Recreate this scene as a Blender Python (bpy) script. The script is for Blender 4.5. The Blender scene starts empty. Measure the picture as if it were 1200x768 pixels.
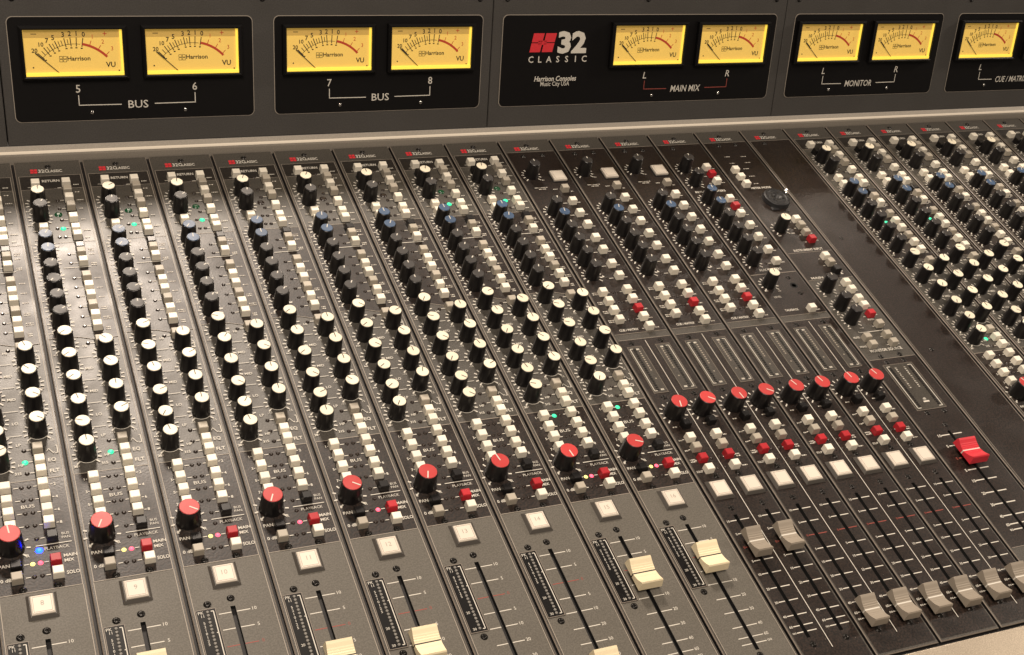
import bpy, math, random
from mathutils import Matrix, Vector
random.seed(7)
S = 0.04                      # one channel-strip pitch in metres; everything below is in strip pitches
PI = math.pi
sc = bpy.context.scene
COL = sc.collection

# ------------------------------------------------------------------ materials
def nmat(name):
    m = bpy.data.materials.new(name); m.use_nodes = True
    nt = m.node_tree; b = nt.nodes['Principled BSDF']
    return m, nt, b

def plain(name, col, rough=.5, metal=0, spec=.5, emit=None, es=0, coat=0, vary=0):
    m, nt, b = nmat(name)
    b.inputs['Base Color'].default_value = (*col, 1)
    b.inputs['Roughness'].default_value = rough
    b.inputs['Metallic'].default_value = metal
    b.inputs['Specular IOR Level'].default_value = spec
    b.inputs['Coat Weight'].default_value = coat
    if vary:     # each piece of moulded plastic differs a little in tint
        oi = nt.nodes.new('ShaderNodeObjectInfo'); hs = nt.nodes.new('ShaderNodeHueSaturation'); mr = nt.nodes.new('ShaderNodeMapRange')
        mr.inputs['To Min'].default_value = 1 - vary; mr.inputs['To Max'].default_value = 1 + vary * .4
        nt.links.new(oi.outputs['Random'], mr.inputs['Value']); nt.links.new(mr.outputs['Result'], hs.inputs['Value'])
        ns = nt.nodes.new('ShaderNodeTexNoise'); ns.inputs['Scale'].default_value = 220; tc = nt.nodes.new('ShaderNodeTexCoord')
        nt.links.new(tc.outputs['Object'], ns.inputs['Vector'])
        m2 = nt.nodes.new('ShaderNodeMapRange'); m2.inputs['To Min'].default_value = rough - .1; m2.inputs['To Max'].default_value = rough + .15
        nt.links.new(ns.outputs['Fac'], m2.inputs['Value']); nt.links.new(m2.outputs['Result'], b.inputs['Roughness'])
        hs.inputs['Color'].default_value = (*col, 1); nt.links.new(hs.outputs['Color'], b.inputs['Base Color'])
    if emit:
        b.inputs['Emission Color'].default_value = (*emit, 1)
        b.inputs['Emission Strength'].default_value = es
    return m

def grainy(name, c1, c2, rough=.4, metal=0, scale=1300, bump=.25, spec=.5, dist=.00015, big=.12):
    """powder coat / printed paint: fine two-tone grain, fine bump, faint large-scale wear"""
    m, nt, b = nmat(name); N = nt.nodes; L = nt.links
    tc = N.new('ShaderNodeTexCoord')
    n1 = N.new('ShaderNodeTexNoise'); n1.inputs['Scale'].default_value = scale; n1.inputs['Detail'].default_value = 2
    n2 = N.new('ShaderNodeTexNoise'); n2.inputs['Scale'].default_value = 35; n2.inputs['Detail'].default_value = 4
    L.new(tc.outputs['Object'], n1.inputs['Vector']); L.new(tc.outputs['Object'], n2.inputs['Vector'])
    r = N.new('ShaderNodeValToRGB'); r.color_ramp.elements[0].position = .36; r.color_ramp.elements[1].position = .66
    r.color_ramp.elements[0].color = (*c1, 1); r.color_ramp.elements[1].color = (*c2, 1)
    L.new(n1.outputs['Fac'], r.inputs['Fac'])
    L.new(r.outputs['Color'], b.inputs['Base Color'])
    mr = N.new('ShaderNodeMapRange'); mr.inputs['From Min'].default_value = .3; mr.inputs['From Max'].default_value = .7
    mr.inputs['To Min'].default_value = rough - big * .5; mr.inputs['To Max'].default_value = rough + big * .5
    L.new(n2.outputs['Fac'], mr.inputs['Value']); L.new(mr.outputs['Result'], b.inputs['Roughness'])
    bp = N.new('ShaderNodeBump'); bp.inputs['Strength'].default_value = bump; bp.inputs['Distance'].default_value = dist
    L.new(n1.outputs['Fac'], bp.inputs['Height']); L.new(bp.outputs['Normal'], b.inputs['Normal'])
    b.inputs['Metallic'].default_value = metal; b.inputs['Specular IOR Level'].default_value = spec
    return m

M = {}
M['grey']   = grainy('grey_paint', (.092, .084, .070), (.128, .117, .098), rough=.50, bump=.3, spec=.35, big=.16)
M['grey2']  = grainy('grey_print', (.040, .036, .030), (.078, .070, .058), rough=.45, bump=.35, spec=.6, big=.18)
M['black']  = grainy('black_print', (.004, .0028, .002), (.027, .0165, .012), rough=.43, scale=950, bump=.36, spec=.52, big=.16)
M['frame']  = grainy('dark_panel', (.012, .010, .008), (.026, .021, .017), rough=.48, bump=.2)
M['bridge'] = grainy('bridge_paint', (.046, .043, .039), (.062, .058, .053), rough=.5, bump=.2)
M['mpanel'] = plain('meter_panel_black', (.004, .0035, .0035), rough=.4, spec=.3)
M['edge']   = plain('plate_edge', (.20, .17, .14), rough=.4)
M['line']   = plain('fine_outline', (.33, .29, .24), rough=.5)
M['white']  = plain('white_print', (.60, .57, .50), rough=.55)
M['redp']   = plain('red_print', (.26, .055, .04), rough=.55)
M['redlogo'] = plain('red_logo', (.62, .03, .04), rough=.5)
M['chassis'] = plain('chassis_black', (.006, .005, .005), rough=.6)
M['kbody']  = plain('knob_black', (.008, .007, .007), rough=.32)
M['kdark']  = plain('knob_cap_dark', (.026, .023, .021), rough=.48, vary=0.2)
M['kblue']  = plain('knob_cap_blue', (.040, .080, .155), rough=.42, vary=0.2)
M['kcream'] = plain('knob_cap_cream', (.84, .77, .60), rough=.4, vary=0.12)
M['kred']   = plain('knob_cap_red', (.53, .050, .048), rough=.36, vary=0.14)
M['ink']    = plain('black_ink', (.01, .01, .01), rough=.5)
M['bw']     = plain('button_white', (.85, .80, .68), rough=.42, vary=0.12)
M['bg']     = plain('button_grey', (.42, .38, .31), rough=.45, vary=0.15)
M['bk']     = plain('button_black', (.009, .008, .008), rough=.35)
M['br']     = plain('button_red', (.45, .020, .028), rough=.36, vary=0.18)
M['key']    = plain('key_cream', (.70, .635, .54), rough=.35, vary=0.1)
M['bezel']  = plain('bezel_grey', (.062, .055, .047), rough=.45)
M['fcap']   = plain('fader_cream', (.82, .71, .48), rough=.42, vary=0.06)
M['ftan']   = plain('fader_tan', (.30, .258, .205), rough=.5, vary=0.1)
M['fred']   = plain('fader_red', (.62, .035, .05), rough=.36)
M['slot']   = plain('slot_black', (.003, .003, .003), rough=.8)
M['screw']  = plain('screw_black', (.022, .02, .018), rough=.28, metal=.6)
M['mwin']   = grainy('meter_window', (.040, .036, .030), (.066, .059, .049), rough=.32, bump=.15)
M['ledoff'] = plain('led_off', (.030, .022, .018), rough=.25)
M['ledgrey'] = plain('led_meter_off', (.20, .19, .17), rough=.35)
M['ledgn0'] = plain('led_green_off', (.01, .075, .03), rough=.2)
M['ledgn']  = plain('led_green', (.05, .5, .3), emit=(.02, .75, .32), es=1.2)
M['ledye']  = plain('led_yellow', (.6, .5, .1), emit=(1, .80, .25), es=1.6)
M['ledpk']  = plain('led_red', (.6, .1, .1), emit=(1, .07, .14), es=2.6)
M['ledbl']  = plain('led_blue', (.05, .1, .8), emit=(0, .006, 1), es=70)
M['rail']   = grainy('rail_champagne', (.37, .335, .285), (.44, .40, .34), rough=.38, metal=.2, bump=.08)
M['arm']    = grainy('armrest_champagne', (.46, .39, .30), (.60, .52, .41), rough=.33, metal=.45, scale=1500, bump=.35, dist=.0002)
M['lipedge'] = plain('rail_painted_highlight', (.80, .73, .61), rough=.35)  # paler colour paints the highlight along the rail's front lip
M['metal']  = plain('bright_metal', (.8, .78, .74), rough=.18, metal=1)
M['jack']   = plain('jack_black', (.010, .010, .011), rough=.5)
M['dial']   = plain('vu_dial', (.62, .42, .12), rough=.6, emit=(1, .62, .10), es=.42)
M['band']   = plain('vu_painted_shade', (.42, .27, .08), rough=.6, emit=(1, .60, .10), es=.26)  # shade along the dial top, painted as a darker, dimmer amber
M['lip']    = plain('vu_light_guide', (.8, .6, .1), rough=.3, emit=(1, .70, .07), es=.8)
M['inkb']   = plain('vu_ink', (.02, .012, .006), rough=.7)
M['inkr']   = plain('vu_red_ink', (.55, .06, .02), rough=.7)
g = bpy.data.materials.new('window_glass'); g.use_nodes = True
nt = g.node_tree; nt.nodes.clear()
o_ = nt.nodes.new('ShaderNodeOutputMaterial'); mx = nt.nodes.new('ShaderNodeMixShader')
tr = nt.nodes.new('ShaderNodeBsdfTransparent'); gl = nt.nodes.new('ShaderNodeBsdfGlossy'); gl.inputs['Roughness'].default_value = .05
fr = nt.nodes.new('ShaderNodeMapRange'); lw = nt.nodes.new('ShaderNodeLayerWeight'); pw = nt.nodes.new('ShaderNodeMath'); pw.operation = 'POWER'; pw.inputs[1].default_value = 5
nt.links.new(lw.outputs['Facing'], pw.inputs[0]); nt.links.new(pw.outputs[0], fr.inputs['Value']); fr.inputs['To Min'].default_value = .025; fr.inputs['To Max'].default_value = .6
nt.links.new(fr.outputs[0], mx.inputs[0]); nt.links.new(tr.outputs[0], mx.inputs[1]); nt.links.new(gl.outputs[0], mx.inputs[2])
nt.links.new(mx.outputs[0], o_.inputs['Surface'])
M['glass'] = g

# ------------------------------------------------------------------ mesh building
_txt = {}
def text_geo(s, bold=0.0, res=2):
    k = (s, bold, res)
    if k not in _txt:
        c = bpy.data.curves.new('t', 'FONT'); c.body = s; c.size = 1; c.align_x = 'CENTER'; c.align_y = 'CENTER'
        c.resolution_u = res; c.offset = bold
        o = bpy.data.objects.new('t', c); COL.objects.link(o)
        bpy.context.view_layer.update()
        me = bpy.data.meshes.new_from_object(o.evaluated_get(bpy.context.evaluated_depsgraph_get()))
        v = [tuple(q.co) for q in me.vertices]; f = [tuple(q.vertices) for q in me.polygons]
        bpy.data.objects.remove(o); bpy.data.curves.remove(c); bpy.data.meshes.remove(me)
        xs = [q[0] for q in v] or [0]; ys = [q[1] for q in v] or [0]
        cx = (max(xs) + min(xs)) / 2; cy = (max(ys) + min(ys)) / 2
        _txt[k] = ([(q[0] - cx, q[1] - cy) for q in v], f, max(xs) - min(xs), max(ys) - min(ys))
    return _txt[k]

class MB:
    def __init__(s): s.v = []; s.f = []; s.m = []; s.sm = []; s.mats = []
    def mi(s, k):
        if k not in s.mats: s.mats.append(k)
        return s.mats.index(k)
    def add(s, vs, fs, k, smooth=False):
        o = len(s.v); i = s.mi(k); s.v += [tuple(q) for q in vs]
        for f in fs: s.f.append(tuple(a + o for a in f)); s.m.append(i); s.sm.append(smooth)
    def rect(s, x0, x1, y0, y1, z, k): s.add([(x0, y0, z), (x1, y0, z), (x1, y1, z), (x0, y1, z)], [(0, 1, 2, 3)], k)
    def poly(s, pts, z, k): s.add([(x, y, z) for x, y in pts], [tuple(range(len(pts)))], k)
    def holed(s, x0, x1, y0, y1, z, holes, k):
        xs = sorted({x0, x1} | {a for h in holes for a in h[:2] if x0 < a < x1})
        ys = sorted({y0, y1} | {a for h in holes for a in h[2:] if y0 < a < y1})
        for i in range(len(xs) - 1):
            for j in range(len(ys) - 1):
                cx = (xs[i] + xs[i+1]) / 2; cy = (ys[j] + ys[j+1]) / 2
                if not any(h[0] < cx < h[1] and h[2] < cy < h[3] for h in holes): s.rect(xs[i], xs[i+1], ys[j], ys[j+1], z, k)
    def frame(s, x0, x1, y0, y1, t, z, k):
        s.rect(x0, x1, y0, y0 + t, z, k); s.rect(x0, x1, y1 - t, y1, z, k)
        s.rect(x0, x0 + t, y0 + t, y1 - t, z, k); s.rect(x1 - t, x1, y0 + t, y1 - t, z, k)
    def box(s, x0, x1, y0, y1, z0, z1, k, c=0.0, tap=0.0):
        """box with a chamfered top edge (c) and sides leaning in by tap"""
        r = lambda i, z: [(x0 + i, y0 + i, z), (x1 - i, y0 + i, z), (x1 - i, y1 - i, z), (x0 + i, y1 - i, z)]
        rings = [r(0, z0), r(tap, z1 - c)] + ([r(tap + c, z1)] if c else [])
        vs = [q for a in rings for q in a]; fs = []
        for a in range(len(rings) - 1):
            for i in range(4): fs.append((a*4+i, a*4+(i+1) % 4, a*4+4+(i+1) % 4, a*4+4+i))
        n = len(vs); fs.append((n-4, n-3, n-2, n-1)); fs.append((3, 2, 1, 0))
        s.add(vs, fs, k)
    def lathe(s, prof, n, k, cx=0, cy=0, flute=0, smooth=True, captop=True):
        vs = []; fs = []
        for (r, z) in prof:
            for i in range(n):
                rr = r * (1 - flute * (1 if i % 3 == 0 else 0)); a = 2*PI*i/n
                vs.append((cx + rr*math.cos(a), cy + rr*math.sin(a), z))
        for j in range(len(prof) - 1):
            for i in range(n): fs.append((j*n+i, j*n+(i+1) % n, (j+1)*n+(i+1) % n, (j+1)*n+i))
        s.add(vs, fs, k, smooth)
        if captop:
            o = len(s.v) - n; s.f.append(tuple(o + i for i in range(n))); s.m.append(s.mi(k)); s.sm.append(False)
    def text(s, t, x, y, z, h, k, bold=.018, sx=1.0, shear=0, w=None, align='c', sp=0):
        """text with cap height h centred at (x, y); w fits the width"""
        if sp:
            x0 = x - sp * (len(t) - 1) / 2
            for i, ch in enumerate(t):
                if ch != ' ': s.text(ch, x0 + i * sp, y, z, h, k, bold, sx, shear)
            return
        v, f, tw, th = text_geo(t, bold)
        q = h / .70
        if w: sx = w / (tw * q)
        if align == 'l': x += tw * q * sx / 2
        if align == 'r': x -= tw * q * sx / 2
        s.add([(x + (a + shear * b) * q * sx, y + b * q, z) for a, b in v], f, k)
    def stroke(s, pts, t, z, k):
        for (xa, ya), (xb, yb) in zip(pts, pts[1:]):
            d = math.hypot(xb-xa, yb-ya) or 1; nx = -(yb-ya)/d*t/2; ny = (xb-xa)/d*t/2
            s.add([(xa-nx, ya-ny, z), (xb-nx, yb-ny, z), (xb+nx, yb+ny, z), (xa+nx, ya+ny, z)], [(0, 1, 2, 3)], k)
    def mesh(s, name):
        me = bpy.data.meshes.new(name); me.from_pydata([(a*S, b*S, c*S) for a, b, c in s.v], [], s.f)
        for k in s.mats: me.materials.append(M[k])
        me.polygons.foreach_set('material_index', s.m); me.polygons.foreach_set('use_smooth', s.sm); me.update()
        return me

def link(name, me, parent=None, loc=(0, 0, 0), rz=0):
    o = bpy.data.objects.new(name, me); COL.objects.link(o)
    o.location = (loc[0]*S, loc[1]*S, loc[2]*S); o.rotation_euler = (0, 0, rz)
    if parent: o.parent = parent
    return o
def tag(o, label, cat, group=None, kind=None):
    o['label'] = label; o['category'] = cat
    if group: o['group'] = group
    if kind: o['kind'] = kind
def thing(name, label, cat, loc=(0, 0, 0), group=None, rx=0):
    o = bpy.data.objects.new(name, None); COL.objects.link(o); o.empty_display_size = .01
    o.location = (loc[0]*S, loc[1]*S, loc[2]*S); o.rotation_euler = (rx, 0, 0)
    tag(o, label, cat, group); return o

# ------------------------------------------------------------------ camera (solved from the photograph)
RW = ((0.92335653, -0.33256505, 0.19186768), (-0.11742277, -0.72038818, -0.68355890), (0.36554701, 0.60863894, -0.70422584))
CAMPOS = (-0.935497, -5.264066, 11.915267)
FPX, PPX, PPY = 1443.266, 541.618, 469.439
sc.camera = None
cd = bpy.data.cameras.new('camera'); cam = bpy.data.objects.new('camera', cd); COL.objects.link(cam)
m3 = Matrix((RW[0], [-a for a in RW[1]], [-a for a in RW[2]])).transposed()
cam.matrix_world = Matrix.Translation(Vector(CAMPOS) * S) @ m3.to_4x4()
cd.sensor_width = 36; cd.lens = 36 * FPX / 1200
cd.shift_x = (600 - PPX) / 1200; cd.shift_y = (PPY - 384) / 1200
cd.clip_start = .01; cd.clip_end = 100
sc.camera = cam
def seen(u, v, z=.1, m=150):
    """is this spot of the console in (or just outside) the photographed part? what lies well outside is not modelled"""
    d = Vector((u, v, z)) - Vector(CAMPOS); x, y, w = (sum(a*b for a, b in zip(r, d)) for r in RW)
    px = PPX + FPX*x/w; py = PPY + FPX*y/w
    return -m < px < 1200 + m and -m < py < 768 + m

# ------------------------------------------------------------------ shared small parts
KN = {}
def knob_meshes(kind):
    if kind in KN: return KN[kind]
    rb, rt, h = (.152, .127, .27) if kind == 'red' else (.117, .096, .285)
    b = MB(); b.lathe([(rb, 0), (rb, .025), (rb*.97, .045), (rt + .004, h - .02), (rt - .004, h)], 36, 'kbody', flute=.035)
    c = MB(); ck = {'cream': 'kcream', 'dark': 'kdark', 'blue': 'kblue', 'red': 'kred'}[kind]
    c.lathe([(rt - .008, h), (rt - .008, h + .003), (rt - .014, h + .007)], 36, ck)
    pk = 'ink' if kind == 'cream' else 'white'; pw = .012 if kind in ('cream', 'blue') else .016
    r0 = .0 if kind != 'dark' else .03
    c.rect(-pw/2, pw/2, r0, rt - .016, h + .009, pk)
    KN[kind] = (b.mesh('rotary_knob'), c.mesh('knob_cap'))
    return KN[kind]
def knob(par, u0, u, v, kind, ang):
    if not seen(u0 + u, v, .2): return
    b, c = knob_meshes(kind)
    o = link('rotary_knob', b, par, (u, v, 0), ang); link('knob_cap', c, o)
BT = {}
def button(par, u0, u, v, k):
    if not seen(u0 + u, v): return
    if k not in BT:
        b = MB(); mk = {'w': 'bw', 'g': 'bg', 'k': 'bk', 'r': 'br'}[k]
        b.box(-.074, .074, -.068, .068, 0, .004, 'slot')
        b.box(-.063, .063, -.057, .057, 0, .112, mk, c=.008, tap=.004); BT[k] = b.mesh('push_button')
    link('push_button', BT[k], par, (u + random.uniform(-.003, .003), v + random.uniform(-.003, .003), random.uniform(-.008, .004)), random.uniform(-.02, .02))
LD = {}
def led(par, u0, u, v, k='ledoff', r=.021):
    if not seen(u0 + u, v, 0): return
    key = (k, r)
    if key not in LD:
        b = MB(); b.lathe([(r*1.35, 0), (r*1.35, .004), (r, .005), (r*.95, .012), (r*.55, .02)], 12, k); LD[key] = b.mesh('indicator_led')
    link('indicator_led', LD[key], par, (u, v, 0))
SCM = {}
def screw(par, u0, u, v, r=.037, name='screw'):
    if not seen(u0 + u, v, 0): return
    if r not in SCM:
        b = MB(); b.lathe([(r*1.25, 0), (r*1.25, .004), (r, .005), (r*.95, .012), (r*.75, .017), (r*.42, .017), (r*.42, .007)], 14, 'screw'); SCM[r] = b.mesh('screw')
    link(name, SCM[r], par, (u, v, 0), random.uniform(0, 1))
CAP = {}
def fader(par, u0, u, v, k):
    if not seen(u0 + u, v, .1, 110): return
    if k not in CAP:
        lk = {'fcap': 'ink', 'ftan': 'white', 'fred': 'white'}[k]
        pr = [(-.215, .075), (-.200, .190), (-.186, .206)]
        n = 6
        for i in range(1, n + 1):
            t = i / n; y = -.186 + t * (.186 - .009); z = .132 + (.074) * (1 - t) ** 1.8
            pr += [(y - .014, z + .008), (y, z)] if i < n else [(y, z)]
        pr.append((.009, .131))
        for i in range(1, n + 1):
            t = i / n; y = .009 + t * (.178 - .009); z = .132 + .068 * t ** 1.8
            pr += [(y - .014, z), (y, z + .008)] if i < n else [(y, z)]
        pr += [(.192, .184), (.21, .075)]
        wid = lambda z: (.124 if k == 'ftan' else .165) - (z - .075) * .11
        b = MB(); L = [(-wid(z), y, z) for y, z in pr]; R = [(wid(z), y, z) for y, z in pr]; m = len(pr)
        C1 = [(-wid(z) + .012, y, z) for y, z in pr]
        mid = [i for i in range(m - 1) if pr[i][0] < 0 < pr[i+1][0]][0]
        for i in range(m - 1):
            b.add([L[i], R[i], R[i+1], L[i+1]], [(0, 1, 2, 3)], lk if i == mid else k)
        lo = .075
        for i in range(m - 1):        # side walls
            for side, sg in ((L, -1), (R, 1)):
                q = [side[i], side[i+1], (sg*wid(lo), pr[i+1][0], lo), (sg*wid(lo), pr[i][0], lo)]
                b.add(q, [(0, 1, 2, 3) if sg < 0 else (3, 2, 1, 0)], lk if i == mid else k)
        b.add([(sg*wid(lo), y, lo) for sg, y in ((-1, -.215), (1, -.215), (1, .21), (-1, .21))], [(3, 2, 1, 0)], k)
        b.box(-.018, .018, -.05, .05, -.05, .08, 'slot')
        CAP[k] = b.mesh('fader_cap')
    link('fader_cap', CAP[k], par, (u, v, 0))
KY = {}
def square_button(par, u0, u, v, label, bare=False):
    if not seen(u0 + u, v): return
    if bare not in KY:
        b = MB()
        if not bare:
            b.box(-.163, .163, -.165, .165, 0, .035, 'bezel', c=.028)
        else: b.box(-.15, .15, -.15, .15, 0, .015, 'bk', c=.01)
        KY[bare] = b.mesh('square_button')
    o = link('square_button', KY[bare], par, (u, v, 0))
    c = MB(); z1 = .062 if not bare else .06
    c.box(-.122, .122, -.125, .125, .01, z1, 'key', c=.014)
    c.frame(-.098, .098, -.10, .10, .004, z1 + .001, 'edge')
    if label: c.text(label, 0, .012, z1 + .0015, .062, 'line', bold=-.005)
    link('key', c.mesh('key'), o)

# ------------------------------------------------------------------ faceplates
Z1, Z2, Z3 = .004, .007, .010
def plate_base(b, v0, v1, holes, base='grey2'):
    x0, x1 = .020, .980; c = .011
    r = lambda i, z: [(x0+i, v0+i, z), (x1-i, v0+i, z), (x1-i, v1-i, z), (x0+i, v1-i, z)]
    b.add(r(0, -.06) + r(0, -c), [(i, (i+1) % 4, 4+(i+1) % 4, 4+i) for i in range(4)], 'chassis')
    b.add(r(0, -c) + r(c, 0), [(i, (i+1) % 4, 4+(i+1) % 4, 4+i) for i in range(4)], 'edge')
    b.holed(x0 + c, x1 - c, v0 + c, v1 - c, 0, holes, base)
    for h in holes:     # slot walls and floor
        b.add([(h[0], h[2], 0), (h[1], h[2], 0), (h[1], h[3], 0), (h[0], h[3], 0), (h[0], h[2], -.3), (h[1], h[2], -.3), (h[1], h[3], -.3), (h[0], h[3], -.3)],
              [(0, 1, 5, 4), (1, 2, 6, 5), (2, 3, 7, 6), (3, 0, 4, 7), (4, 5, 6, 7)], 'slot')
def logo(b, x, y, w):
    """small red four-block mark, then the model lettering"""
    a = .098
    for sx in (0, 1):
        for sy in (0, 1):
            px = x + sx * a * .54; py = y - .048 + sy * .053
            b.poly([(px, py), (px + a*.46, py), (px + a*.46 + .006, py + .045), (px + .006, py + .045)], Z1, 'redlogo')
    b.rect(x + a*.35, x + a*.7, y - .010, y + .010, Z1, 'redlogo')
    b.text('32', x + .115, y, Z1, .076, 'white', bold=.02, w=.088, align='l')
    b.text('C', x + .209, y, Z1, .076, 'white', bold=.02, w=.05, align='l')
    b.text('LASSIC', x + .259, y - .008, Z1, .06, 'white', bold=.02, w=.2, align='l')
def ticks(b, u, v, z, r=.130, n=11, ln=.045, ends=True, t=.020):
    for i in range(n):
        a = math.radians(225 - 270 * i / (n - 1)); L = ln * (1.35 if i in (0, n-1) else 1)
        b.stroke([(u + r*math.cos(a), v + r*math.sin(a)), (u + (r+L)*math.cos(a), v + (r+L)*math.sin(a))], t, z, 'white')
def ring(b, u, v, z, r=.13):
    pts = [(u + r*math.cos(math.radians(a)), v + r*math.sin(math.radians(a))) for a in range(225, 316, 15)]
    b.stroke(pts, .008, z, 'white')
def dash(b, x0, x1, y, z, k='white', t=.011): b.rect(x0, x1, y - t/2, y + t/2, z, k)
def fuzz(b, x, y, z, w=.07, n=1):
    """tiny legend too small to read in the photograph: a row of hairline strokes"""
    for j in range(n):
        xx = x; yy = y - j * .036
        while xx < x + w:
            l = random.choice((.012, .016, .02)); b.rect(xx, min(xx + l, x + w), yy - .010, yy + .010, z, 'line' if random.random() < .35 else 'white'); xx += l + .008
def dust(b, n):
    rr = random.Random(n)
    for _ in range(n):
        x = rr.uniform(.08, .92); y = rr.uniform(.1, 10.3); q = rr.uniform(.003, .007)
        b.poly([(x, y), (x + q, y + q * .3), (x + q * .8, y + q), (x - q * .2, y + q * .7)], .0125, 'line')
FV = (2.335, 2.12, 1.90, 1.675, 1.465, 1.237, 1.024, .808, .653, .559)
FN = ('10', '5', '0', '5', '10', '20', '30', '40', '60', '00')
R_COL = ((10.25, 'w'), (10.07, 'g'), (9.88, 'w'), (9.68, 'g'), (9.43, 'w'), (9.18, 'w'), (9.02, 'w'), (8.76, 'k'), (8.645, 'g'), (8.45, 'w'),
         (8.13, 'g'), (7.93, 'w'), (7.735, 'w'), (7.53, 'g'), (7.335, 'w'), (7.13, 'w'), (6.84, 'g'))
KL = ((9.82, 'cream'), (9.505, 'dark'), (8.82, 'blue'), (8.525, 'blue'), (8.20, 'dark'), (7.885, 'dark'), (7.57, 'dark'), (7.245, 'dark'))
EL = (6.845, 6.435, 6.03, 5.615, 5.24, 4.92)
ER = (6.63, 6.215, 5.80, 5.395)
LEDS = (10.18, 9.88, 9.69, 9.43, 8.656, 8.463, 8.145, 7.953, 7.765, 7.555, 7.361, 7.174)
BUS = (4.54, 4.345, 4.15, 3.96)

def input_plate():
    b = MB(); T = 10.86; a, c = .056, .944
    plate_base(b, 0.012, T, [(.462, .518, .466, 2.415)])
    b.holed(a, c, .05, 3.045, Z1 - .001, [(.462, .518, .466, 2.415)], 'grey'); logo(b, .235, 10.61, .54)
    # printed sections
    b.rect(a, c, 10.16, 10.49, Z1, 'frame'); b.frame(a, c, 10.16, 10.49, .006, Z2, 'line')
    b.poly([(a, 6.99), (.30, 6.995), (.46, 6.975), (.60, 6.925), (.72, 6.905), (c, 6.93), (c, 8.92), (a, 8.92)], Z1, 'black')
    b.stroke([(a, 6.99), (.30, 6.995), (.46, 6.975), (.60, 6.925), (.72, 6.905), (c, 6.93)], .007, Z2, 'line')
    b.stroke([(a, 8.92), (c, 8.92)], .007, Z2, 'line')
    b.rect(a, c, 3.045, 4.645, Z1, 'black'); b.frame(a, c, 3.045, 4.645, .008, Z2, 'line')
    for x in (a, c): b.rect(x - .004, x + .004, .05, 3.04, Z2, 'line'); b.rect(x - .004, x + .004, 4.65, 10.16, Z2, 'line')
    b.rect(a, c, .046, .054, Z2, 'line')
    b.text('RETURN', .50, 10.36, Z2, .055, 'white', w=.25)
    Z = Z3
    # legends beside the right-hand button column
    for v, k in R_COL[:-1]:
        fuzz(b, .81, v - .01, Z, random.choice((.06, .08, .10)), random.choice((1, 1, 2)))
    for v in LEDS: dash(b, .575, .63, v, Z)
    for v in (9.245, 9.045): dash(b, .575, .62, v, Z); fuzz(b, .12, v - .04, Z, .07)
    dash(b, .43, .80, 8.37, Z); dash(b, .16, .24, 10.22, Z, t=.008)
    for i, (v, k) in enumerate(KL):
        ticks(b, .255 if i < 2 else .25, v, Z); fuzz(b, .07, v - .16, Z, .06); fuzz(b, .38, v + .04, Z, .05)
    for i, v in enumerate(EL):
        ticks(b, .252, v, Z); fuzz(b, .085, v - .165, Z, .06)
        if i in (5,): ring(b, .252, v, Z)
    for i, v in enumerate(ER):
        ticks(b, .737, v, Z); b.text('-15', .605, v - .16, Z, .035, 'white', bold=0); 
        if i == 3: ring(b, .737, v, Z); b.text('15', .885, v - .16, Z, .035, 'white', bold=0)
        else: fuzz(b, .87, v - .10, Z, .03)
    for v in (6.595, 6.18, 5.77, 5.36): dash(b, .355, .545, v, Z, t=.009)
    for t, v in (('HI', 6.80), ('MID', 6.385), ('MID', 5.975), ('LO', 5.565), ('LP', 5.21), ('HP', 4.885)): b.text(t, .49, v, Z, .042, 'white', bold=.01)
    b.text('20', .10, 4.755, Z, .038, 'white'); b.text('315', .44, 4.76, Z, .038, 'white')
    fuzz(b, .82, 6.79, Z, .09, 1); dash(b, .57, .63, 6.849, Z); b.stroke([(.86, 6.70), (.90, 6.70), (.90, 6.58)], .009, Z, 'white')
    b.stroke([(.80, 5.06), (.825, 5.10), (.85, 5.06), (.875, 5.02), (.885, 5.04)], .008, Z, 'white')
    b.stroke([(.905, 5.14), (.925, 5.14), (.925, 5.02), (.895, 5.02)], .010, Z, 'white')
    for v in (5.113, 4.924, 4.751): dash(b, .575, .625, v, Z)
    b.text('EQ', .845, 4.915, Z, .052, 'white'); b.text('FLT', .855, 4.745, Z, .052, 'white')
    for i, v in enumerate(BUS):
        dash(b, .36, .415, v, Z); dash(b, .585, .625, v, Z)
        b.text(str(2*i+1), .165, v, Z, .04, 'white'); dash(b, .185, .20, v, Z)
        dash(b, .775, .80, v, Z); b.text(str(2*i+2), .825, v, Z, .04, 'white')
    b.text('BUS', .492, 4.25, Z, .05, 'white', bold=0, w=.15)
    ticks(b, .245, 3.70, Z, r=.17, n=9, ln=.045); b.text('L', .095, 3.55, Z, .042, 'white'); b.text('R', .415, 3.545, Z, .042, 'white')
    b.text('BUS', .85, 3.79, Z, .036, 'white', bold=0); b.text('PAN', .85, 3.735, Z, .036, 'white', bold=0); dash(b, .575, .62, 3.765, Z)
    dash(b, .51, .905, 3.662, Z); b.text('PLAYBACK', .735, 3.605, Z, .042, 'white', bold=0, w=.27)
    b.text('MAIN', .865, 3.475, Z, .043, 'white'); b.text('MIX', .845, 3.405, Z, .043, 'white'); b.text('PAN', .15, 3.445, Z, .045, 'white')
    dash(b, .36, .41, 3.425, Z); dash(b, .575, .625, 3.425, Z); dash(b, .36, .41, 3.245, Z); dash(b, .575, .625, 3.245, Z)
    b.text('0 dB', .15, 3.25, Z, .045, 'white'); b.text('SOLO', .865, 3.235, Z, .047, 'white', w=.14)
    for v, n in zip(FV, FN):
        k = 'redp' if n == '0' else 'white'
        dash(b, .317, .46, v, Z1, k, .011); dash(b, .52, .674, v, Z1, k, .011)
        if n == '00': n2 = 'oo'
        else: n2 = n
        b.text(n2, .722, v + .004, Z1, .044, k, bold=.0)
    return b.mesh('faceplate')

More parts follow.
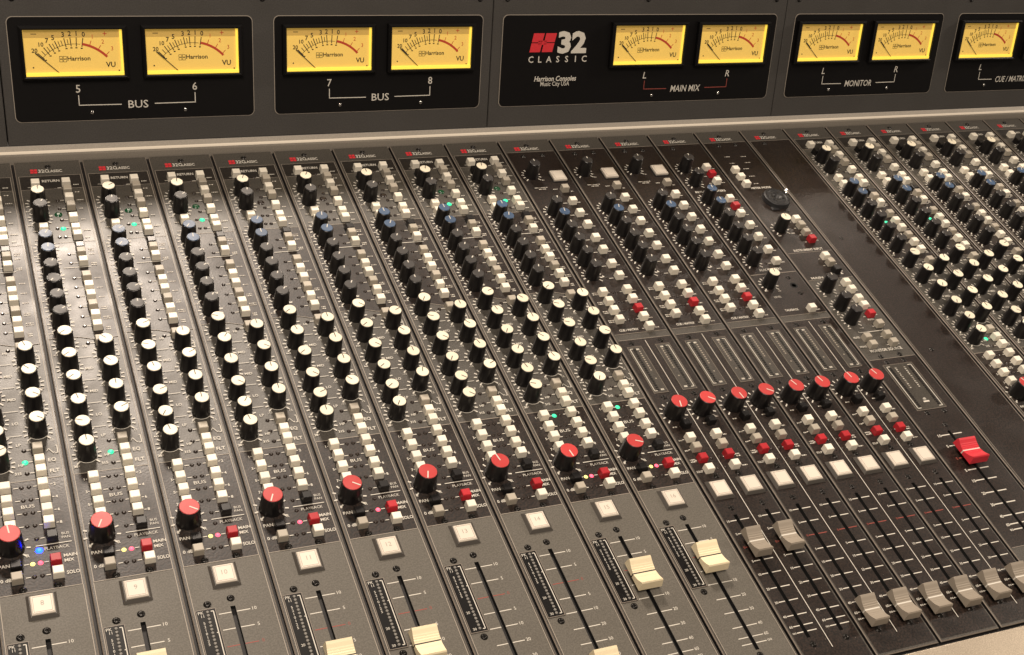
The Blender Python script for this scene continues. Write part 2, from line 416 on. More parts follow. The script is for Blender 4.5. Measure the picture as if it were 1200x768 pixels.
def input_meter():
    b = MB(); x0, x1, y0, y1 = .066, .298, 1.45, 2.43
    b.box(x0, x1, y0, y1, 0, .010, 'mpanel', c=.003); b.frame(x0 + .002, x1 - .002, y0 + .002, y1 - .002, .008, .0115, 'edge')
    b.stroke([(.235, 2.39), (.265, 2.39), (.265, 1.49), (.235, 1.49)], .011, .012, 'white'); dash(b, .245, .265, 2.10, .012)
    ys = [2.385 - i * .0465 for i in range(20)]
    b.text('PK', .122, ys[0], .012, .04, 'white', bold=0); b.text('11', .135, ys[1], .012, .036, 'white', bold=0)
    for i, t in ((3, '5'), (4, '2'), (5, '1'), (6, '0'), (7, '1'), (8, '2'), (9, '5')): b.text(t, .135, ys[i], .012, .034, 'white', bold=0)
    b.text('20', .135, ys[14], .012, .034, 'white', bold=0); b.text('30', .135, ys[19], .012, .034, 'white', bold=0)
    return b.mesh('level_meter'), ys
IP = input_plate(); IM, IY = input_meter()
md = MB(); md.lathe([(.019, .010), (.019, .016), (.010, .022)], 10, 'ledgrey'); MDOT = md.mesh('meter_led')
ms = MB(); ms.box(-.020, .020, -.012, .012, .010, .016, 'bk'); MSEG = ms.mesh('meter_led')

EQ_ANG = {}
def channel_strip(u0, num, label, lit=(), fv=.6, group='input channel strips'):
    t = thing('channel_strip', label, 'channel strip', (u0, 0, 0), group)
    link('faceplate', IP, t)
    rnd = random.Random(100 + u0)
    for i, (v, k) in enumerate(KL): knob(t, u0, .262 if i < 2 else .25, v, k, rnd.choice((-.5, -.2, -.7, -.35, 0)) if u0 > 2 else rnd.choice((-.4, -.1, 2.5, -.5, -1)))
    for v in EL: knob(t, u0, .252, v, 'cream', rnd.choice((0, 2.2, -2.3, -1.2, 1.2, 2.6, -.6, .2)))
    for v in ER: knob(t, u0, .737, v, 'cream', rnd.choice((0, 0, -1.1, .3, -2.2, .7, -.3)))
    pans = {-1: .1, 0: 2.7, 1: -2.2, 2: 2.7, 3: -2.2, 4: 2.8, 5: .2, 6: -3.0, 7: -2.0}
    knob(t, u0, .245, 3.70, 'red', pans.get(u0, rnd.uniform(-2, 2)))
    for v, k in R_COL: button(t, u0, .705 if v > 7 else .692, v, k)
    for v, k in ((10.25, 'w'), (10.03, 'k'), (9.22, 'w'), (9.03, 'w')): button(t, u0, .27, v, k)
    for v, k in ((5.09, 'g'), (4.90, 'w'), (4.735, 'w')): button(t, u0, .70, v, k)
    for v in BUS: button(t, u0, .27, v - .005, 'w'); button(t, u0, .695, v - .005, 'w')
    for u, v, k in ((.70, 3.745, 'k'), (.275, 3.395, 'k'), (.265, 3.23, 'g'), (.70, 3.41, 'r'), (.705, 3.23, 'w')): button(t, u0, u, v, k)
    for v in LEDS:
        on = 'aux' in lit and v == 7.953
        led(t, u0, .542, v, 'ledgn' if on else 'ledoff', .028 if on else .021)
    big = 'ledgn0' if 'ret' in lit else 'ledoff'
    led(t, u0, .508, 9.56, big, .042)
    led(t, u0, .537, 9.235, 'ledgn' if 'ret' in lit else 'ledoff', .030 if 'ret' in lit else .021)
    for u, v in ((.458, 9.245), (.462, 9.046), (.545, 9.043), (.538, 6.849), (.542, 5.113)): led(t, u0, u, v)
    led(t, u0, .535, 4.924, 'ledgn' if 'eq' in lit else 'ledoff', .028 if 'eq' in lit else .021); led(t, u0, .539, 4.751)
    for i, v in enumerate(BUS):
        on = i == 0 and 'bus' in lit
        led(t, u0, .452, v, 'ledgn' if on else 'ledoff', .026 if on else .021); led(t, u0, .537, v)
    led(t, u0, .532, 3.765); bl = 'blue' in lit
    led(t, u0, .541, 3.60, 'ledbl' if bl else 'ledoff', .03 if bl else .021)
    led(t, u0, .451, 3.425, 'ledye' if 'mix' in lit else 'ledoff', .021 if 'mix' in lit else .021)
    rd = 'mix' in lit or 'red' in lit
    led(t, u0, .536, 3.425, 'ledpk' if rd else 'ledoff', .022 if rd else .021)
    led(t, u0, .45, 3.245); led(t, u0, .535, 3.245)
    for u, v in ((.50, 10.715), (.312, 3.09), (.68, 3.09), (.218, 2.49), (.49, 2.52), (.212, 1.385), (.486, .39)): screw(t, u0, u, v)
    if seen(u0 + .487, 2.84): square_button(t, u0, .487, 2.84, num)
    if seen(u0 + .2, 2.3) or seen(u0 + .2, 1.9):
        m = link('level_meter', IM, t)
        for y in IY:
            if seen(u0 + .19, y, 0): link('meter_led', MDOT, m, (.198, y, 0))
    fader(t, u0, .49, fv, 'fcap')
    return t

LB = 'speckled grey and black channel strip with square key numbered %s, %s'
channel_strip(-2, '7', 'channel strip at the far left edge, mostly outside the photo, left of strip 8', fv=.6)
channel_strip(-1, '8', 'channel strip numbered 8 with a glowing blue light, cut by the left edge', ('eq', 'mix', 'blue'), fv=1.2)
channel_strip(0, '9', 'channel strip with square key numbered 9 and a glowing green EQ light', ('ret', 'eq', 'mix'), fv=1.735)
channel_strip(1, '10', 'channel strip with square key numbered 10, yellow and pink lights by its red button', ('ret', 'mix'), fv=.75)
channel_strip(2, '11', 'channel strip with square key numbered 11, single red light lit', ('ret', 'red'), fv=1.43)
channel_strip(3, '12', 'channel strip with square key numbered 12, cream fader at the bottom edge', ('red',), fv=1.39)
channel_strip(4, '13', 'channel strip with square key numbered 13, no light lit and no fader in view', (), fv=.55)
channel_strip(5, '14', 'channel strip with square key numbered 14, only the fader top showing at bottom', (), fv=.64)
channel_strip(6, '15', 'channel strip with square key numbered 15 and cream fader fully in view', ('ret', 'bus', 'mix'), fv=1.755)
channel_strip(7, '16', 'channel strip with square key numbered 16, beside the black dual fader strips', ('ret', 'bus', 'mix'), fv=1.81)
ORD = ('directly right of the blank black panel', 'second to the right of the blank black panel', 'third to the right of the blank black panel',
       'fourth one right of the blank black panel', 'fifth one right of the blank black panel', 'sixth one right of the blank black panel', 'mostly cut by the right frame edge')
for i in range(7):
    channel_strip(14 + i, str(17 + i), 'channel strip of cream and dark knobs, ' + ORD[i], (('eq', 'aux'), ('aux',))[i] if i < 2 else (), fv=1.2)

# ------------------------------------------------------------------ dual-fader master strips
def grp_plate(kind):
    b = MB(); a, c = .052, .948; holes = [(.222, .278, .47, 2.43), (.722, .778, .47, 2.43)]
    plate_base(b, .012, 10.86, holes)
    logo(b, .235, 10.60, .54)
    b.rect(a, c, 5.93, 10.50, Z1, 'black'); b.holed(a, c, .052, 5.80, Z1, holes, 'black')
    b.rect(a, c, 10.497, 10.503, Z2, 'line'); b.rect(a, c, 5.927, 5.933, Z2, 'line'); b.rect(a, c, 5.797, 5.803, Z2, 'line')
    Z = Z3; dust(b, 40)
    b.rect(.486, .496, .28, 5.76, Z2, 'white')
    if kind == 'bus':
        ticks(b, .25, 9.84, Z); fuzz(b, .40, 9.70, Z, .05); fuzz(b, .18, 9.50, Z, .24); fuzz(b, .24, 9.46, Z, .14)
        for v in (8.85, 8.53, 8.22, 7.90, 7.58, 7.25): ticks(b, .25, v, Z)
        for v in (9.06, 8.74, 8.43, 8.10, 7.79, 7.45, 7.16): dash(b, .52, .60, v, Z); dash(b, .77, .85, v, Z); 
        fuzz(b, .50, 9.44, Z, .08); fuzz(b, .80, 9.36, Z, .05)
        for v in (6.84, 6.625, 6.42, 6.215): fuzz(b, .08, v + .02, Z, .09, 2); dash(b, .34, .38, v, Z); dash(b, .56, .60, v, Z); fuzz(b, .78, v, Z, .07)
        dash(b, .56, .60, 6.005, Z); fuzz(b, .79, 6.0, Z, .06); b.text('CUE / MATRIX', .33, 6.005, Z, .045, 'white', w=.33)
        b.add([(.42, 7.20, Z), (.46, 7.20, Z), (.44, 7.25, Z)], [(0, 1, 2)], 'white')
    else:
        for v in (9.78, 9.37, 8.88, 8.545, 8.21, 7.88, 7.555, 7.225, 6.67): ticks(b, .25, v, Z)
        for v in (9.75, 9.54, 9.34, 8.85, 8.63, 8.43, 8.11, 7.80, 7.47, 7.17): dash(b, .54, .60, v, Z); fuzz(b, .79, v, Z, .08)
        b.text('RETURN MASTERS', .45, 9.12, Z, .05, 'white', w=.62); b.text('AUX MASTERS', .49, 7.02, Z, .055, 'white', w=.44)
        b.rect(a, c, 6.92, 6.93, Z2, 'line'); b.text('TALKBACK', .34, 6.05, Z, .045, 'white', w=.26); b.text('LEVEL', .26, 6.37, Z, .04, 'white', w=.14)
        fuzz(b, .78, 6.0, Z, .08); fuzz(b, .34, 6.50, Z, .06); fuzz(b, .10, 6.53, Z, .06)
        b.lathe([(.07, Z1), (.055, Z2), (.04, Z1), (.0, Z1)], 18, 'slot', .713, 6.60)
    for o, sg in ((0, 1), (.5, -1)):
        ticks(b, .24 + o * .94, 4.28, Z, r=.17, n=11)
        fuzz(b, .10 + o, 4.03, Z, .07); fuzz(b, .35 + o, 4.12, Z, .05)
        for v in (3.79, 3.60, 3.40, 3.215):
            dash(b, .13 + o * .92, .16 + o * .92, v, Z); dash(b, .30 + o * .92, .33 + o * .92, v, Z)
        if o == 0:
            fuzz(b, .07, 3.78, Z, .05); fuzz(b, .07, 3.59, Z, .06); b.text('SOLO', .105, 3.205, Z, .035, 'white', w=.09); fuzz(b, .06, 3.42, Z, .09, 2)
        else: fuzz(b, .80, 3.41, Z, .07, 2); fuzz(b, .80, 3.2, Z, .09); fuzz(b, .80, 3.78, Z, .06)
        for v, n in zip(FV, FN):
            k = 'redp' if n == '0' else 'white'; n2 = 'oo' if n == '00' else n
            x = .25 + o
            dash(b, x - .125, x - .03, v, Z2, k, .013); dash(b, x + .03, x + .17, v, Z2, k, .013)
            b.text(n2, x - .135, v, Z2, .036, k, bold=.01, align='r')
    return b.mesh('faceplate')
def dual_meter(w, h, two=False):
    """grey bar meter window: outline, white bracket, dark segments"""
    b = MB()
    b.box(-w/2, w/2, -h/2, h/2, 0, .010, 'mwin', c=.003); b.frame(-w/2 + .004, w/2 - .004, -h/2 + .004, h/2 - .004, .007, .0115, 'edge')
    if two:
        for s in (-1, 1): b.stroke([(s*(w/2 - .115), h/2 - .05), (s*(w/2 - .05), h/2 - .05), (s*(w/2 - .05), -h/2 + .05), (s*(w/2 - .115), -h/2 + .05)], .012, .012, 'white')
        for i in range(22):
            y = h/2 - .09 - i * (h - .18) / 21
            if i < 12: fuzz(b, -.10, y, .012, .03); fuzz(b, .07, y, .012, .03)
        b.text('dB', 0, -h/2 + .22, .012, .04, 'white'); b.rect(-.05, .06, -h/2 + .15, -h/2 + .18, .012, 'white')
    else:
        b.stroke([(-.04, h/2 - .05), (-w/2 + .035, h/2 - .05), (-w/2 + .035, -h/2 + .05), (-.04, -h/2 + .05)], .011, .012, 'white')
        for i in range(20):
            y = h/2 - .07 - i * (h - .14) / 19
            if i < 11 or i in (14, 19): b.rect(.035, .06, y - .012, y + .012, .012, 'line')
        b.rect(.02, .07, -h/2 + .05, -h/2 + .08, .012, 'white'); b.rect(.01, .06, h/2 - .08, h/2 - .05, .012, 'white')
    return b.mesh('level_meter')
DM = dual_meter(.25, .965); DM2 = dual_meter(.575, .985, True)
GP = {'bus': grp_plate('bus'), 'aux': grp_plate('aux')}
PANS = {8: (2.9, -2.2), 9: (-3.0, -2.2), 10: (.4, .3), 11: (.2, .35)}
def dual_strip(u0, kind, label, fv):
    t = thing('dual_fader_strip', label, 'channel strip', (u0, 0, 0), 'dual fader strips')
    link('faceplate', GP[kind], t)
    rnd = random.Random(u0)
    an = lambda: rnd.choice((-.1, .0, -.3, -.15))
    if kind == 'bus':
        for v, k in ((9.84, 'dark'), (8.85, 'dark'), (8.53, 'blue'), (8.22, 'dark'), (7.90, 'dark'), (7.58, 'dark'), (7.25, 'dark')): knob(t, u0, .25, v, k, an())
        square_button(t, u0, .725, 9.77, '', True)
        for v, k in ((9.40, 'g'), (9.06, 'w'), (8.745, 'w'), (8.435, 'w'), (8.105, 'w'), (7.795, 'w'), (7.455, 'w'), (7.165, 'w'), (6.835, 'w'), (6.62, 'w'), (6.415, 'r'), (6.215, 'w'), (6.01, 'w')):
            button(t, u0, .69 if v > 7 else .672, v, k)
        for v in (6.83, 6.615, 6.41, 6.21): button(t, u0, .245, v, 'w')
        for v in (6.84, 6.625, 6.42, 6.215): led(t, u0, .43, v); led(t, u0, .51, v)
        for v in (9.06, 8.745, 8.435, 8.105, 7.795, 7.455, 7.165): led(t, u0, .49, v)
        led(t, u0, .50, 6.005)
        screw(t, u0, .50, 10.685); screw(t, u0, .325, 10.395); screw(t, u0, .69, 10.395)
        if u0 == 10: screw(t, u0, .675, 6.98)
    else:
        for v, k in ((9.78, 'dark'), (9.37, 'dark'), (8.88, 'blue'), (8.545, 'blue'), (8.21, 'dark'), (7.88, 'dark'), (7.555, 'dark'), (7.225, 'dark'), (6.67, 'cream')): knob(t, u0, .25, v, k, an())
        for v, k in ((9.75, 'w'), (9.545, 'r'), (9.34, 'w'), (8.85, 'w'), (8.635, 'r'), (8.435, 'w'), (8.11, 'w'), (7.805, 'w'), (7.47, 'w'), (7.175, 'w'), (6.015, 'w')): button(t, u0, .685, v, k)
        for v in (8.11, 7.805, 7.47, 7.175): led(t, u0, .49, v)
        screw(t, u0, .50, 10.685); screw(t, u0, .325, 10.395); screw(t, u0, .715, 6.79); screw(t, u0, .722, 6.41)
    for i, o in enumerate((0, .5)):
        knob(t, u0, .24 + .47 * i, 4.28, 'red', PANS[u0][i])
        button(t, u0, .295 + .42 * i, 4.03, 'k')
        for v, k in ((3.785, 'w'), (3.597, 'g'), (3.40, 'r'), (3.21, 'w')): button(t, u0, .24 + .425 * i, v, k)
        for v in (3.40, 3.215): led(t, u0, .40 if i == 0 else .53, v)
        square_button(t, u0, .247 + .495 * i, 2.86, 'ABCDEFGH'[(u0 - 8) * 2 + i] if False else '')
        for uu, v in ((.24, 5.725), (.24, 4.607), (.32, 3.095), (.25, 2.54), (.252, .37)): screw(t, u0, uu + (.507 if uu == .24 else .355 if v > 3 else .5) * i, v)
        m = link('level_meter', DM, t, (.245 + .483 * i, 5.17, 0))
        if i: m.scale.x = -1
        for j in range(20):
            y = .4125 - j * .825 / 19
            if seen(u0 + .25, 5.17 + y, 0): link('meter_led', MSEG, m, (-.025, y, 0))
        fader(t, u0, .25 + .5 * i, fv[i], 'ftan')
dual_strip(8, 'bus', 'black dual fader strip with both tan faders set high, next to strip 16', (1.90, 1.90))
dual_strip(9, 'bus', 'black dual fader strip whose two tan faders sit lowest in the photo', (.60, .585))
dual_strip(10, 'bus', 'black dual fader strip between two others, third from strip 16, red buttons throughout', (.575, .57))
dual_strip(11, 'aux', 'black dual fader strip with talkback section and single cream knob near its middle', (.575, .59))

# master strip with the red fader
def master_plate():
    b = MB(); a, c = .052, .948; holes = [(.465, .515, 1.27, 3.225)]
    plate_base(b, .012, 10.86, holes); logo(b, .24, 10.605, .54); Z = Z3
    b.rect(a, c, 6.668, 10.50, Z1, 'black'); b.holed(a, c, 1.094, 4.78, Z1, holes, 'black')
    for v in (10.50, 7.358, 6.668, 4.78, 1.094): b.rect(a, c, v - .003, v + .003, Z2, 'line')
    for x, v in ((.25, 10.065), (.60, 10.05), (.26, 9.87), (.59, 9.868), (.46, 9.69), (.46, 9.47), (.44, 9.253)): fuzz(b, x, v, Z, .12 if v > 9.3 else .10)
    b.text('METER MODE', .52, 9.13, Z, .05, 'white', w=.42); b.text('INSTRUMENT INPUT', .50, 7.415, Z, .055, 'white', w=.60)
    ticks(b, .255, 7.99, Z, n=9); fuzz(b, .13, 7.82, Z, .07); fuzz(b, .42, 7.86, Z, .07)
    b.text('MAIN', .25, 6.715, Z, .05, 'white', w=.24); b.add([(.77, 6.75, Z), (.82, 6.75, Z), (.78, 6.81, Z)], [(0, 1, 2)], 'white')
    for v in (6.44, 6.0, 5.67): ticks(b, .26, v, Z, n=11); fuzz(b, .10, v - .17, Z, .06); fuzz(b, .32, v - .19, Z, .08)
    for v in (8.17, 8.0, 7.82, 7.63, 7.18, 7.01, 6.82, 6.51, 6.335, 6.112, 5.943, 5.739): dash(b, .55, .59, v - .02, Z); fuzz(b, .78, v, Z, .06)
    for v in (5.49, 5.25, 5.06): dash(b, .58, .62, v, Z); dash(b, .77, .83, v, Z)
    b.text('MAIN', .65, 5.645, Z, .042, 'white', w=.12); b.stroke([(.24, 5.41), (.25, 5.385), (.71, 5.38), (.72, 5.41)], .011, Z, 'white')
    b.text('MUTE', .13, 5.285, Z, .04, 'white', w=.12); b.text('MONO', .13, 5.08, Z, .04, 'white', w=.13); b.text('MONITOR SOURCE', .50, 4.965, Z, .058, 'white', w=.62)
    for v, n in zip((3.15, 2.94, 2.70, 2.47, 2.27, 2.035, 1.822, 1.61, 1.46, 1.367), FN):
        k = 'redp' if n == '0' else 'white'; n2 = 'oo' if n == '00' else n
        dash(b, .30, .455, v, Z2, k, .018); dash(b, .525, .69, v, Z2, k, .018); b.text(n2, .265, v, Z2, .05, k, bold=.02, w=.03 * len(n2), align='c')
    return b.mesh('faceplate')
t = thing('master_strip', 'master section strip with red fader, combo jack and wide twin level meter', 'channel strip', (12, 0, 0))
link('faceplate', master_plate(), t)
for v in (9.635, 9.425, 9.215): button(t, 12, .24, v, 'w')
for v, k in ((8.175, 'w'), (8.0, 'g'), (7.82, 'g'), (7.635, 'r'), (7.185, 'w'), (7.01, 'g'), (6.82, 'k'), (6.51, 'w'), (6.335, 'w'), (6.115, 'w'), (5.945, 'w'), (5.74, 'r'), (5.49, 'g'), (5.25, 'g'), (5.06, 'g')): button(t, 12, .685, v, k)
for v in (5.24, 5.075): button(t, 12, .28, v, 'g')
for v, k in ((7.99, 'cream'), (6.44, 'dark'), (6.0, 'dark'), (5.67, 'dark')): knob(t, 12, .26, v, k, -.1)
for u, v in ((.48, 10.685), (.323, 10.415), (.69, 10.415), (.69, 8.46), (.315, 4.835), (.684, 4.838), (.338, 4.70), (.684, 4.712), (.364, 3.607), (.69, 3.605), (.515, 3.342)): screw(t, 12, u, v)
m = link('level_meter', DM2, t, (.495, 4.155, 0))
for s in (-1, 1):
    for j in range(22):
        o = link('meter_led', MSEG, m, (s * .185, .4025 - j * .805 / 21, 0))
fader(t, 12, .49, 2.735, 'fred')
j = MB()
j.lathe([(.255, 0), (.255, .02), (.245, .03), (.245, .07), (.232, .088), (.175, .09), (.170, .082), (.158, .082), (.152, .086), (.06, .086), (.05, .02)], 40, 'jack')
j.box(-.22, -.07, -.28, -.19, 0, .03, 'jack', c=.012)
for a in (90, 210, 330): j.lathe([(.026, .087), (.026, .0885), (.0, .0885)], 10, 'slot', .105*math.cos(math.radians(a)), .105*math.sin(math.radians(a)))
jo = link('combo_jack', j.mesh('combo_jack'), t, (.62, 8.765, 0))
lv = MB(); lv.box(-.05, .05, -.025, .025, .09, .15, 'metal', c=.012); lv.box(-.02, .02, -.05, .03, .06, .12, 'metal', c=.01)
link('latch', lv.mesh('latch'), jo, (.255, .13, -.03), .5)
# blank panel
b = MB(); plate_base(b, .012, 10.86, []); dust(b, 60)
b.rect(.052, .948, .052, 10.50, Z1, 'black'); b.frame(.052, .948, .052, 10.50, .006, Z2, 'line'); logo(b, .235, 10.6, .5)
t = thing('blank_panel', 'plain black blanking panel between the master strip and right channel strips', 'panel', (13, 0, 0))
link('faceplate', b.mesh('faceplate'), t)
for v in (10.715, 10.42, 7.64, 4.85, 1.9): screw(t, 13, .34 if v < 10.5 else .5, v)

# ------------------------------------------------------------------ console frame: tray, rail, armrest
U0, U1 = -3.2, 24
t = thing('console_frame', 'champagne rail and armrest frame holding all the console strips', 'console frame', (0, 0, 0))
b = MB(); b.box(U0, U1, -.02, 11.02, -.6, -.065, 'chassis'); link('tray', b.mesh('tray'), t)
b = MB()
pr = [(10.885, -.1), (10.885, .085), (10.892, .12), (10.905, .138), (10.93, .145), (11.02, .175), (11.03, .10), (11.03, -.1)]
for i_, ((y0, z0), (y1, z1)) in enumerate(zip(pr, pr[1:])): b.add([(U0, y0, z0), (U1, y0, z0), (U1, y1, z1), (U0, y1, z1)], [(0, 1, 2, 3)], 'lipedge' if i_ in (2, 3) else 'rail')  # rounded lip faces carry the painted highlight
link('trim_rail', b.mesh('trim_rail'), t)
b = MB(); n = 14
pr = [(-.022, -.3), (-.022, -.035), (-.03, -.022), (-.045, -.018), (-1.9, -.03)] + [(-1.9 - .5*math.sin(a*PI/n), -.53 + .5*math.cos(a*PI/n)) for a in range(1, n + 1)] + [(-.022, -1.03)]
for (y0, z0), (y1, z1) in zip(pr, pr[1:]): b.add([(U0, y0, z0), (U1, y0, z0), (U1, y1, z1), (U0, y1, z1)], [(3, 2, 1, 0)], 'arm', True)
link('armrest', b.mesh('armrest'), t)

# ------------------------------------------------------------------ meter bridge
TH = math.radians(67)
def rrect(x0, x1, y0, y1, r, n=6):
    p = []
    for cx, cy, a0 in ((x1 - r, y1 - r, 0), (x0 + r, y1 - r, 90), (x0 + r, y0 + r, 180), (x1 - r, y0 + r, 270)):
        p += [(cx + r*math.cos(math.radians(a0 + 90*i/n)), cy + r*math.sin(math.radians(a0 + 90*i/n))) for i in range(n + 1)]
    return p
def vu_meshes():
    b = MB(); X, Y0, Y1 = .77, .985, 1.755
    o = [(-X, Y0), (X, Y0), (X, Y1), (-X, Y1)]; i1 = [(-.715, 1.03), (.70, 1.03), (.70, 1.705), (-.715, 1.705)]
    o2 = [(-X + .03, Y0 + .03), (X - .03, Y0 + .03), (X - .03, Y1 - .03), (-X + .03, Y1 - .03)]
    rings = [[(x, y, 0) for x, y in o], [(x, y, .08) for x, y in o], [(x, y, .11) for x, y in o2], [(x, y, .10) for x, y in i1], [(x, y, .03) for x, y in i1]]
    vs = [q for r in rings for q in r]
    b.add(vs, [(a*4+i, a*4+(i+1) % 4, a*4+4+(i+1) % 4, a*4+4+i) for a in range(4) for i in range(4)], 'mpanel')
    bez = b.mesh('vu_meter')
    d = MB(); z = .05
    d.rect(-.712, .697, 1.033, 1.702, z, 'dial')
    d.box(-.710, .697, 1.035, 1.085, z, z + .03, 'lip'); d.box(.665, .697, 1.087, 1.700, z, z + .02, 'lip')
    d.rect(-.705, .66, 1.585, 1.70, z + .002, 'band')  # painted shade below the upper bezel
    P = (0, .86); pol = lambda a, r: (P[0] + r*math.sin(math.radians(a)), P[1] + r*math.cos(math.radians(a)))
    zz = z + .004
    A = {'20': -46, '10': -36.5, '7': -29, '5': -22, '3': -11, '2': -4, '1': 3, '0': 10.5}
    for s_, a in A.items():
        d.stroke([pol(a, .60), pol(a, .73)], .013, zz, 'inkb'); x, y = pol(a, .785); d.text(s_, x, y, zz, .068 if len(s_) < 2 else .06, 'inkb', bold=.02)
        x, y = pol(a, .58); d.rect(x - .015, x + .015, y - .008, y + .008, zz, 'inkb')
    for a in (-41, -33, -25.5, -18.5, -15, -7.5): d.stroke([pol(a, .63), pol(a, .71)], .010, zz, 'inkb')
    d.stroke([pol(a, .635) for a in range(-46, 11, 3)], .006, zz, 'inkb')
    for i_ in range(12):
        a0 = 10.5 + i_*3; d.add([(*pol(a0, .625), zz), (*pol(a0, .66), zz), (*pol(a0 + 3, .66), zz), (*pol(a0 + 3, .625), zz)], [(0, 1, 2, 3)], 'inkr')
    for s_, a in (('1', 20), ('2', 32), ('3', 44)):
        d.stroke([pol(a, .66), pol(a, .72)], .010, zz, 'inkr'); x, y = pol(a, .785); d.text(s_, x, y, zz, .06, 'inkr', bold=.0)
    d.rect(-.60, -.52, 1.635, 1.645, zz, 'inkb'); d.rect(.42, .48, 1.635, 1.645, zz, 'inkr'); d.rect(.445, .455, 1.61, 1.67, zz, 'inkr')
    for sx in (0, 1):
        for sy in (0, 1): d.frame(-.225 + sx*.055, -.175 + sx*.055, 1.235 + sy*.045, 1.275 + sy*.045, .006, zz, 'inkb')
    d.text('Harrison', .055, 1.285, zz, .062, 'inkb', bold=.02, w=.33); d.text('VU', .51, 1.19, zz, .075, 'inkb', bold=.02)
    for x, y in ((-.60, 1.16), (.63, 1.10)): d.lathe([(.012, zz), (.0, zz + .002)], 8, 'inkb', x, y, captop=False)
    dial = d.mesh('dial')
    nd = MB(); a = -47.5; p0 = pol(a, .30); p1 = pol(a, .76)
    nd.stroke([p0, p1], .012, z + .022, 'inkb'); nd.stroke([pol(a, .60), p1], .018, z + .021, 'inkb'); needle = nd.mesh('needle')
    gp = MB(); gp.box(-.714, .699, 1.031, 1.704, .085, .092, 'glass'); pane = gp.mesh('glass_pane')
    return bez, dial, needle, pane
VU = vu_meshes()
def bridge(x0, x1, label, panels, name='meter_bridge_module'):
    t = thing(name, label, 'meter module', (0, 11.02, .18), 'meter bridge modules', TH)
    b = MB(); b.box(x0 + .008, x1 - .008, 0, 2.32, -.7, 0, 'bridge', c=.01)
    link('front_panel', b.mesh('front_panel'), t)
    for p in panels:
        b = MB(); a, c = p['x']
        b.poly(rrect(a, c, .345, 1.885, .09), .004, 'line'); b.poly(rrect(a + .010, c - .010, .355, 1.875, .084), .010, 'mpanel')
        Z = .014
        l, r = p['c']; mid = (l + r) / 2; lk = p.get('lk', 'white'); w = p['w'] / 2
        for x, s_ in ((l, p['s'][0]), (r, p['s'][1])): b.text(s_, x, .83, Z, .115, 'white', bold=.005, shear=p.get('sh', 0))
        b.stroke([(l, .735), (l, .585)], .013, Z, lk); b.stroke([(l - .0065, .585), (mid - w - .10, .582)], .013, Z, lk)
        b.stroke([(r, .735), (r, .585)], .013, Z, lk); b.stroke([(r + .0065, .585), (mid + w + .10, .582)], .013, Z, lk)
        b.text(p['t'], mid, .580, Z, .115, 'white', bold=.005, w=p['w'], shear=p.get('sh', 0))
        if p.get('logo'):
            for sx in (0, 1):
                for sy in (0, 1):
                    px = 8.545 + sx*.235; py = 1.262 + sy*.165; h = .15
                    b.poly([(px + .035*sy, py), (px + .20 + .035*sy, py), (px + .235 + .035*sy, py + h), (px + .03 + .035*sy, py + h)], Z, 'redlogo')
            b.rect(8.70, 8.86, 1.385, 1.455, Z, 'redlogo')
            b.text('32', 9.36, 1.42, Z, .335, 'white', bold=.045, w=.56); b.text('CLASSIC', 9.10, 1.14, Z, .105, 'white', bold=.012, sp=.172)
            b.text('Harrison Consoles', 9.085, .81, Z, .085, 'white', bold=.02, w=.81, shear=.18); b.text('Music City USA', 9.08, .71, Z, .075, 'white', bold=.005, w=.56)
        link('meter_panel', b.mesh('meter_panel'), t)
        for x in (l, r):
            o = link('vu_meter', VU[0], t, (x - .012, 0, .011)); link('dial', VU[1], o); link('needle', VU[2], o); link('glass_pane', VU[3], o)
        for x in (l + .18, r - .16):
            if PL.get('m') is None:
                e = MB(); e.lathe([(.03, .012), (.03, .02), (.018, .032)], 12, 'metal'); PL['m'] = e.mesh('indicator_led')
            link('indicator_led', PL['m'], t, (x, .472, 0))
    n = 0
    for x in [x0 + .25, (x0 + x1) / 2, x1 - .25]:
        if x1 - x0 > 3: screw(t, -50, 0, 0); link('screw', SCM.get(.037), t, (x, 2.135, 0), .3)
    return t
PL = {}
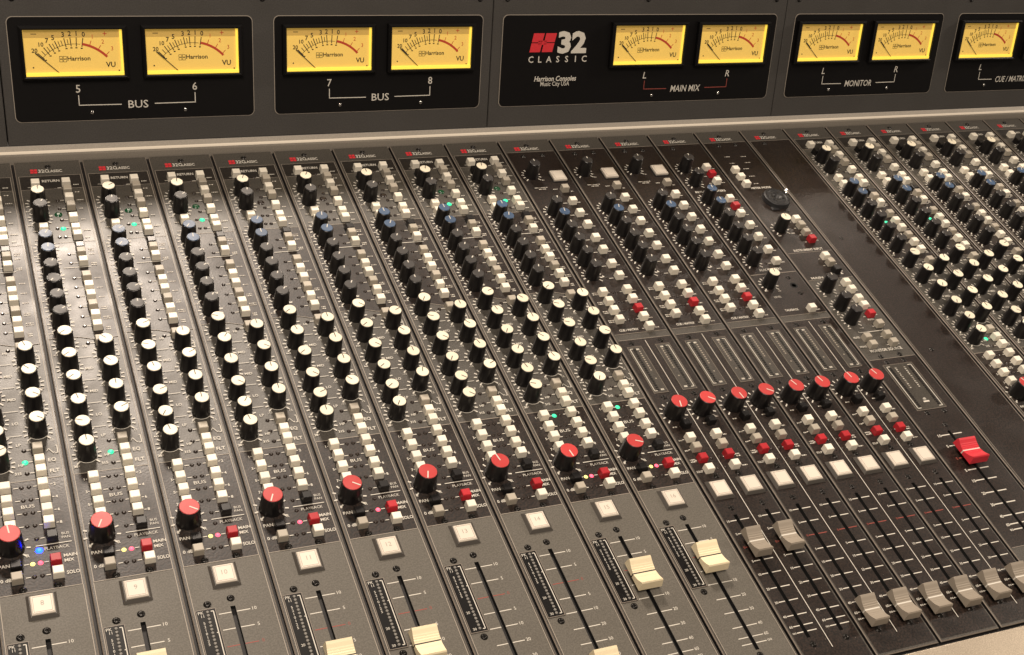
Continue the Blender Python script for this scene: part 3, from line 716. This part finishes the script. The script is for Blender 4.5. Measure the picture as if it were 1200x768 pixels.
bridge(-3.2, -.02, 'narrow sliver of grey bridge panel left of the bus 5 and 6 meters', [])
bridge(-.02, 7.835, 'meter module with four lit dials marked BUS 5, 6, 7 and 8',
       [dict(x=(.12, 3.745), c=(1.054, 2.807), s='56', t='BUS', w=.30), dict(x=(4.075, 7.66), c=(4.987, 6.74), s='78', t='BUS', w=.30)])
bridge(7.835, 13.76, 'meter module with red and white logo and two MAIN MIX dials',
       [dict(x=(8.02, 13.575), c=(10.88, 12.64), s='LR', t='MAIN MIX', w=.62, lk='redp', logo=True, sh=.15)])
bridge(13.76, 22.5, 'meter module with MONITOR and CUE / MATRIX dials at the right',
       [dict(x=(13.975, 17.515), c=(14.82, 16.57), s='LR', t='MONITOR', w=.64, sh=.15), dict(x=(17.895, 21.6), c=(18.73, 20.5), s='LR', t='CUE / MATRIX', w=.86, sh=.15)])

# ------------------------------------------------------------------ light: warm ceiling lamps of the room, plus an added front fill
w = bpy.data.worlds.new('World'); sc.world = w; w.use_nodes = True
bg = w.node_tree.nodes['Background']; bg.inputs['Color'].default_value = (1, .85, .71, 1); bg.inputs['Strength'].default_value = .10
def lamp(name, pos, target, size, power, col=(1, .85, .71), spread=180):
    l = bpy.data.lights.new(name, 'AREA'); l.shape = 'DISK'; l.size = size*S; l.energy = power; l.color = col; l.spread = math.radians(spread)
    o = bpy.data.objects.new(name, l); COL.objects.link(o); o.location = Vector(pos)*S
    o.rotation_euler = (Vector(target) - Vector(pos)).to_track_quat('-Z', 'Y').to_euler()
    return o
lamp('ceiling_or_fill_lamp', (4, 41, 30), (4, 6, 0), 7, 36)
lamp('ceiling_or_fill_lamp', (52, 50, 30), (10, 5, 0), 5, 4.5)
lamp('ceiling_or_fill_lamp', (64, 9, 30), (8, 5, 0), 6, 17)
lamp('ceiling_or_fill_lamp', (-4, -10, 44), (8, 6, 0), 20, 34)  # added soft front fill, not one of the room's lamps

sc.view_settings.view_transform = 'Standard'; sc.view_settings.look = 'None'; sc.view_settings.exposure = 0; sc.view_settings.gamma = 1
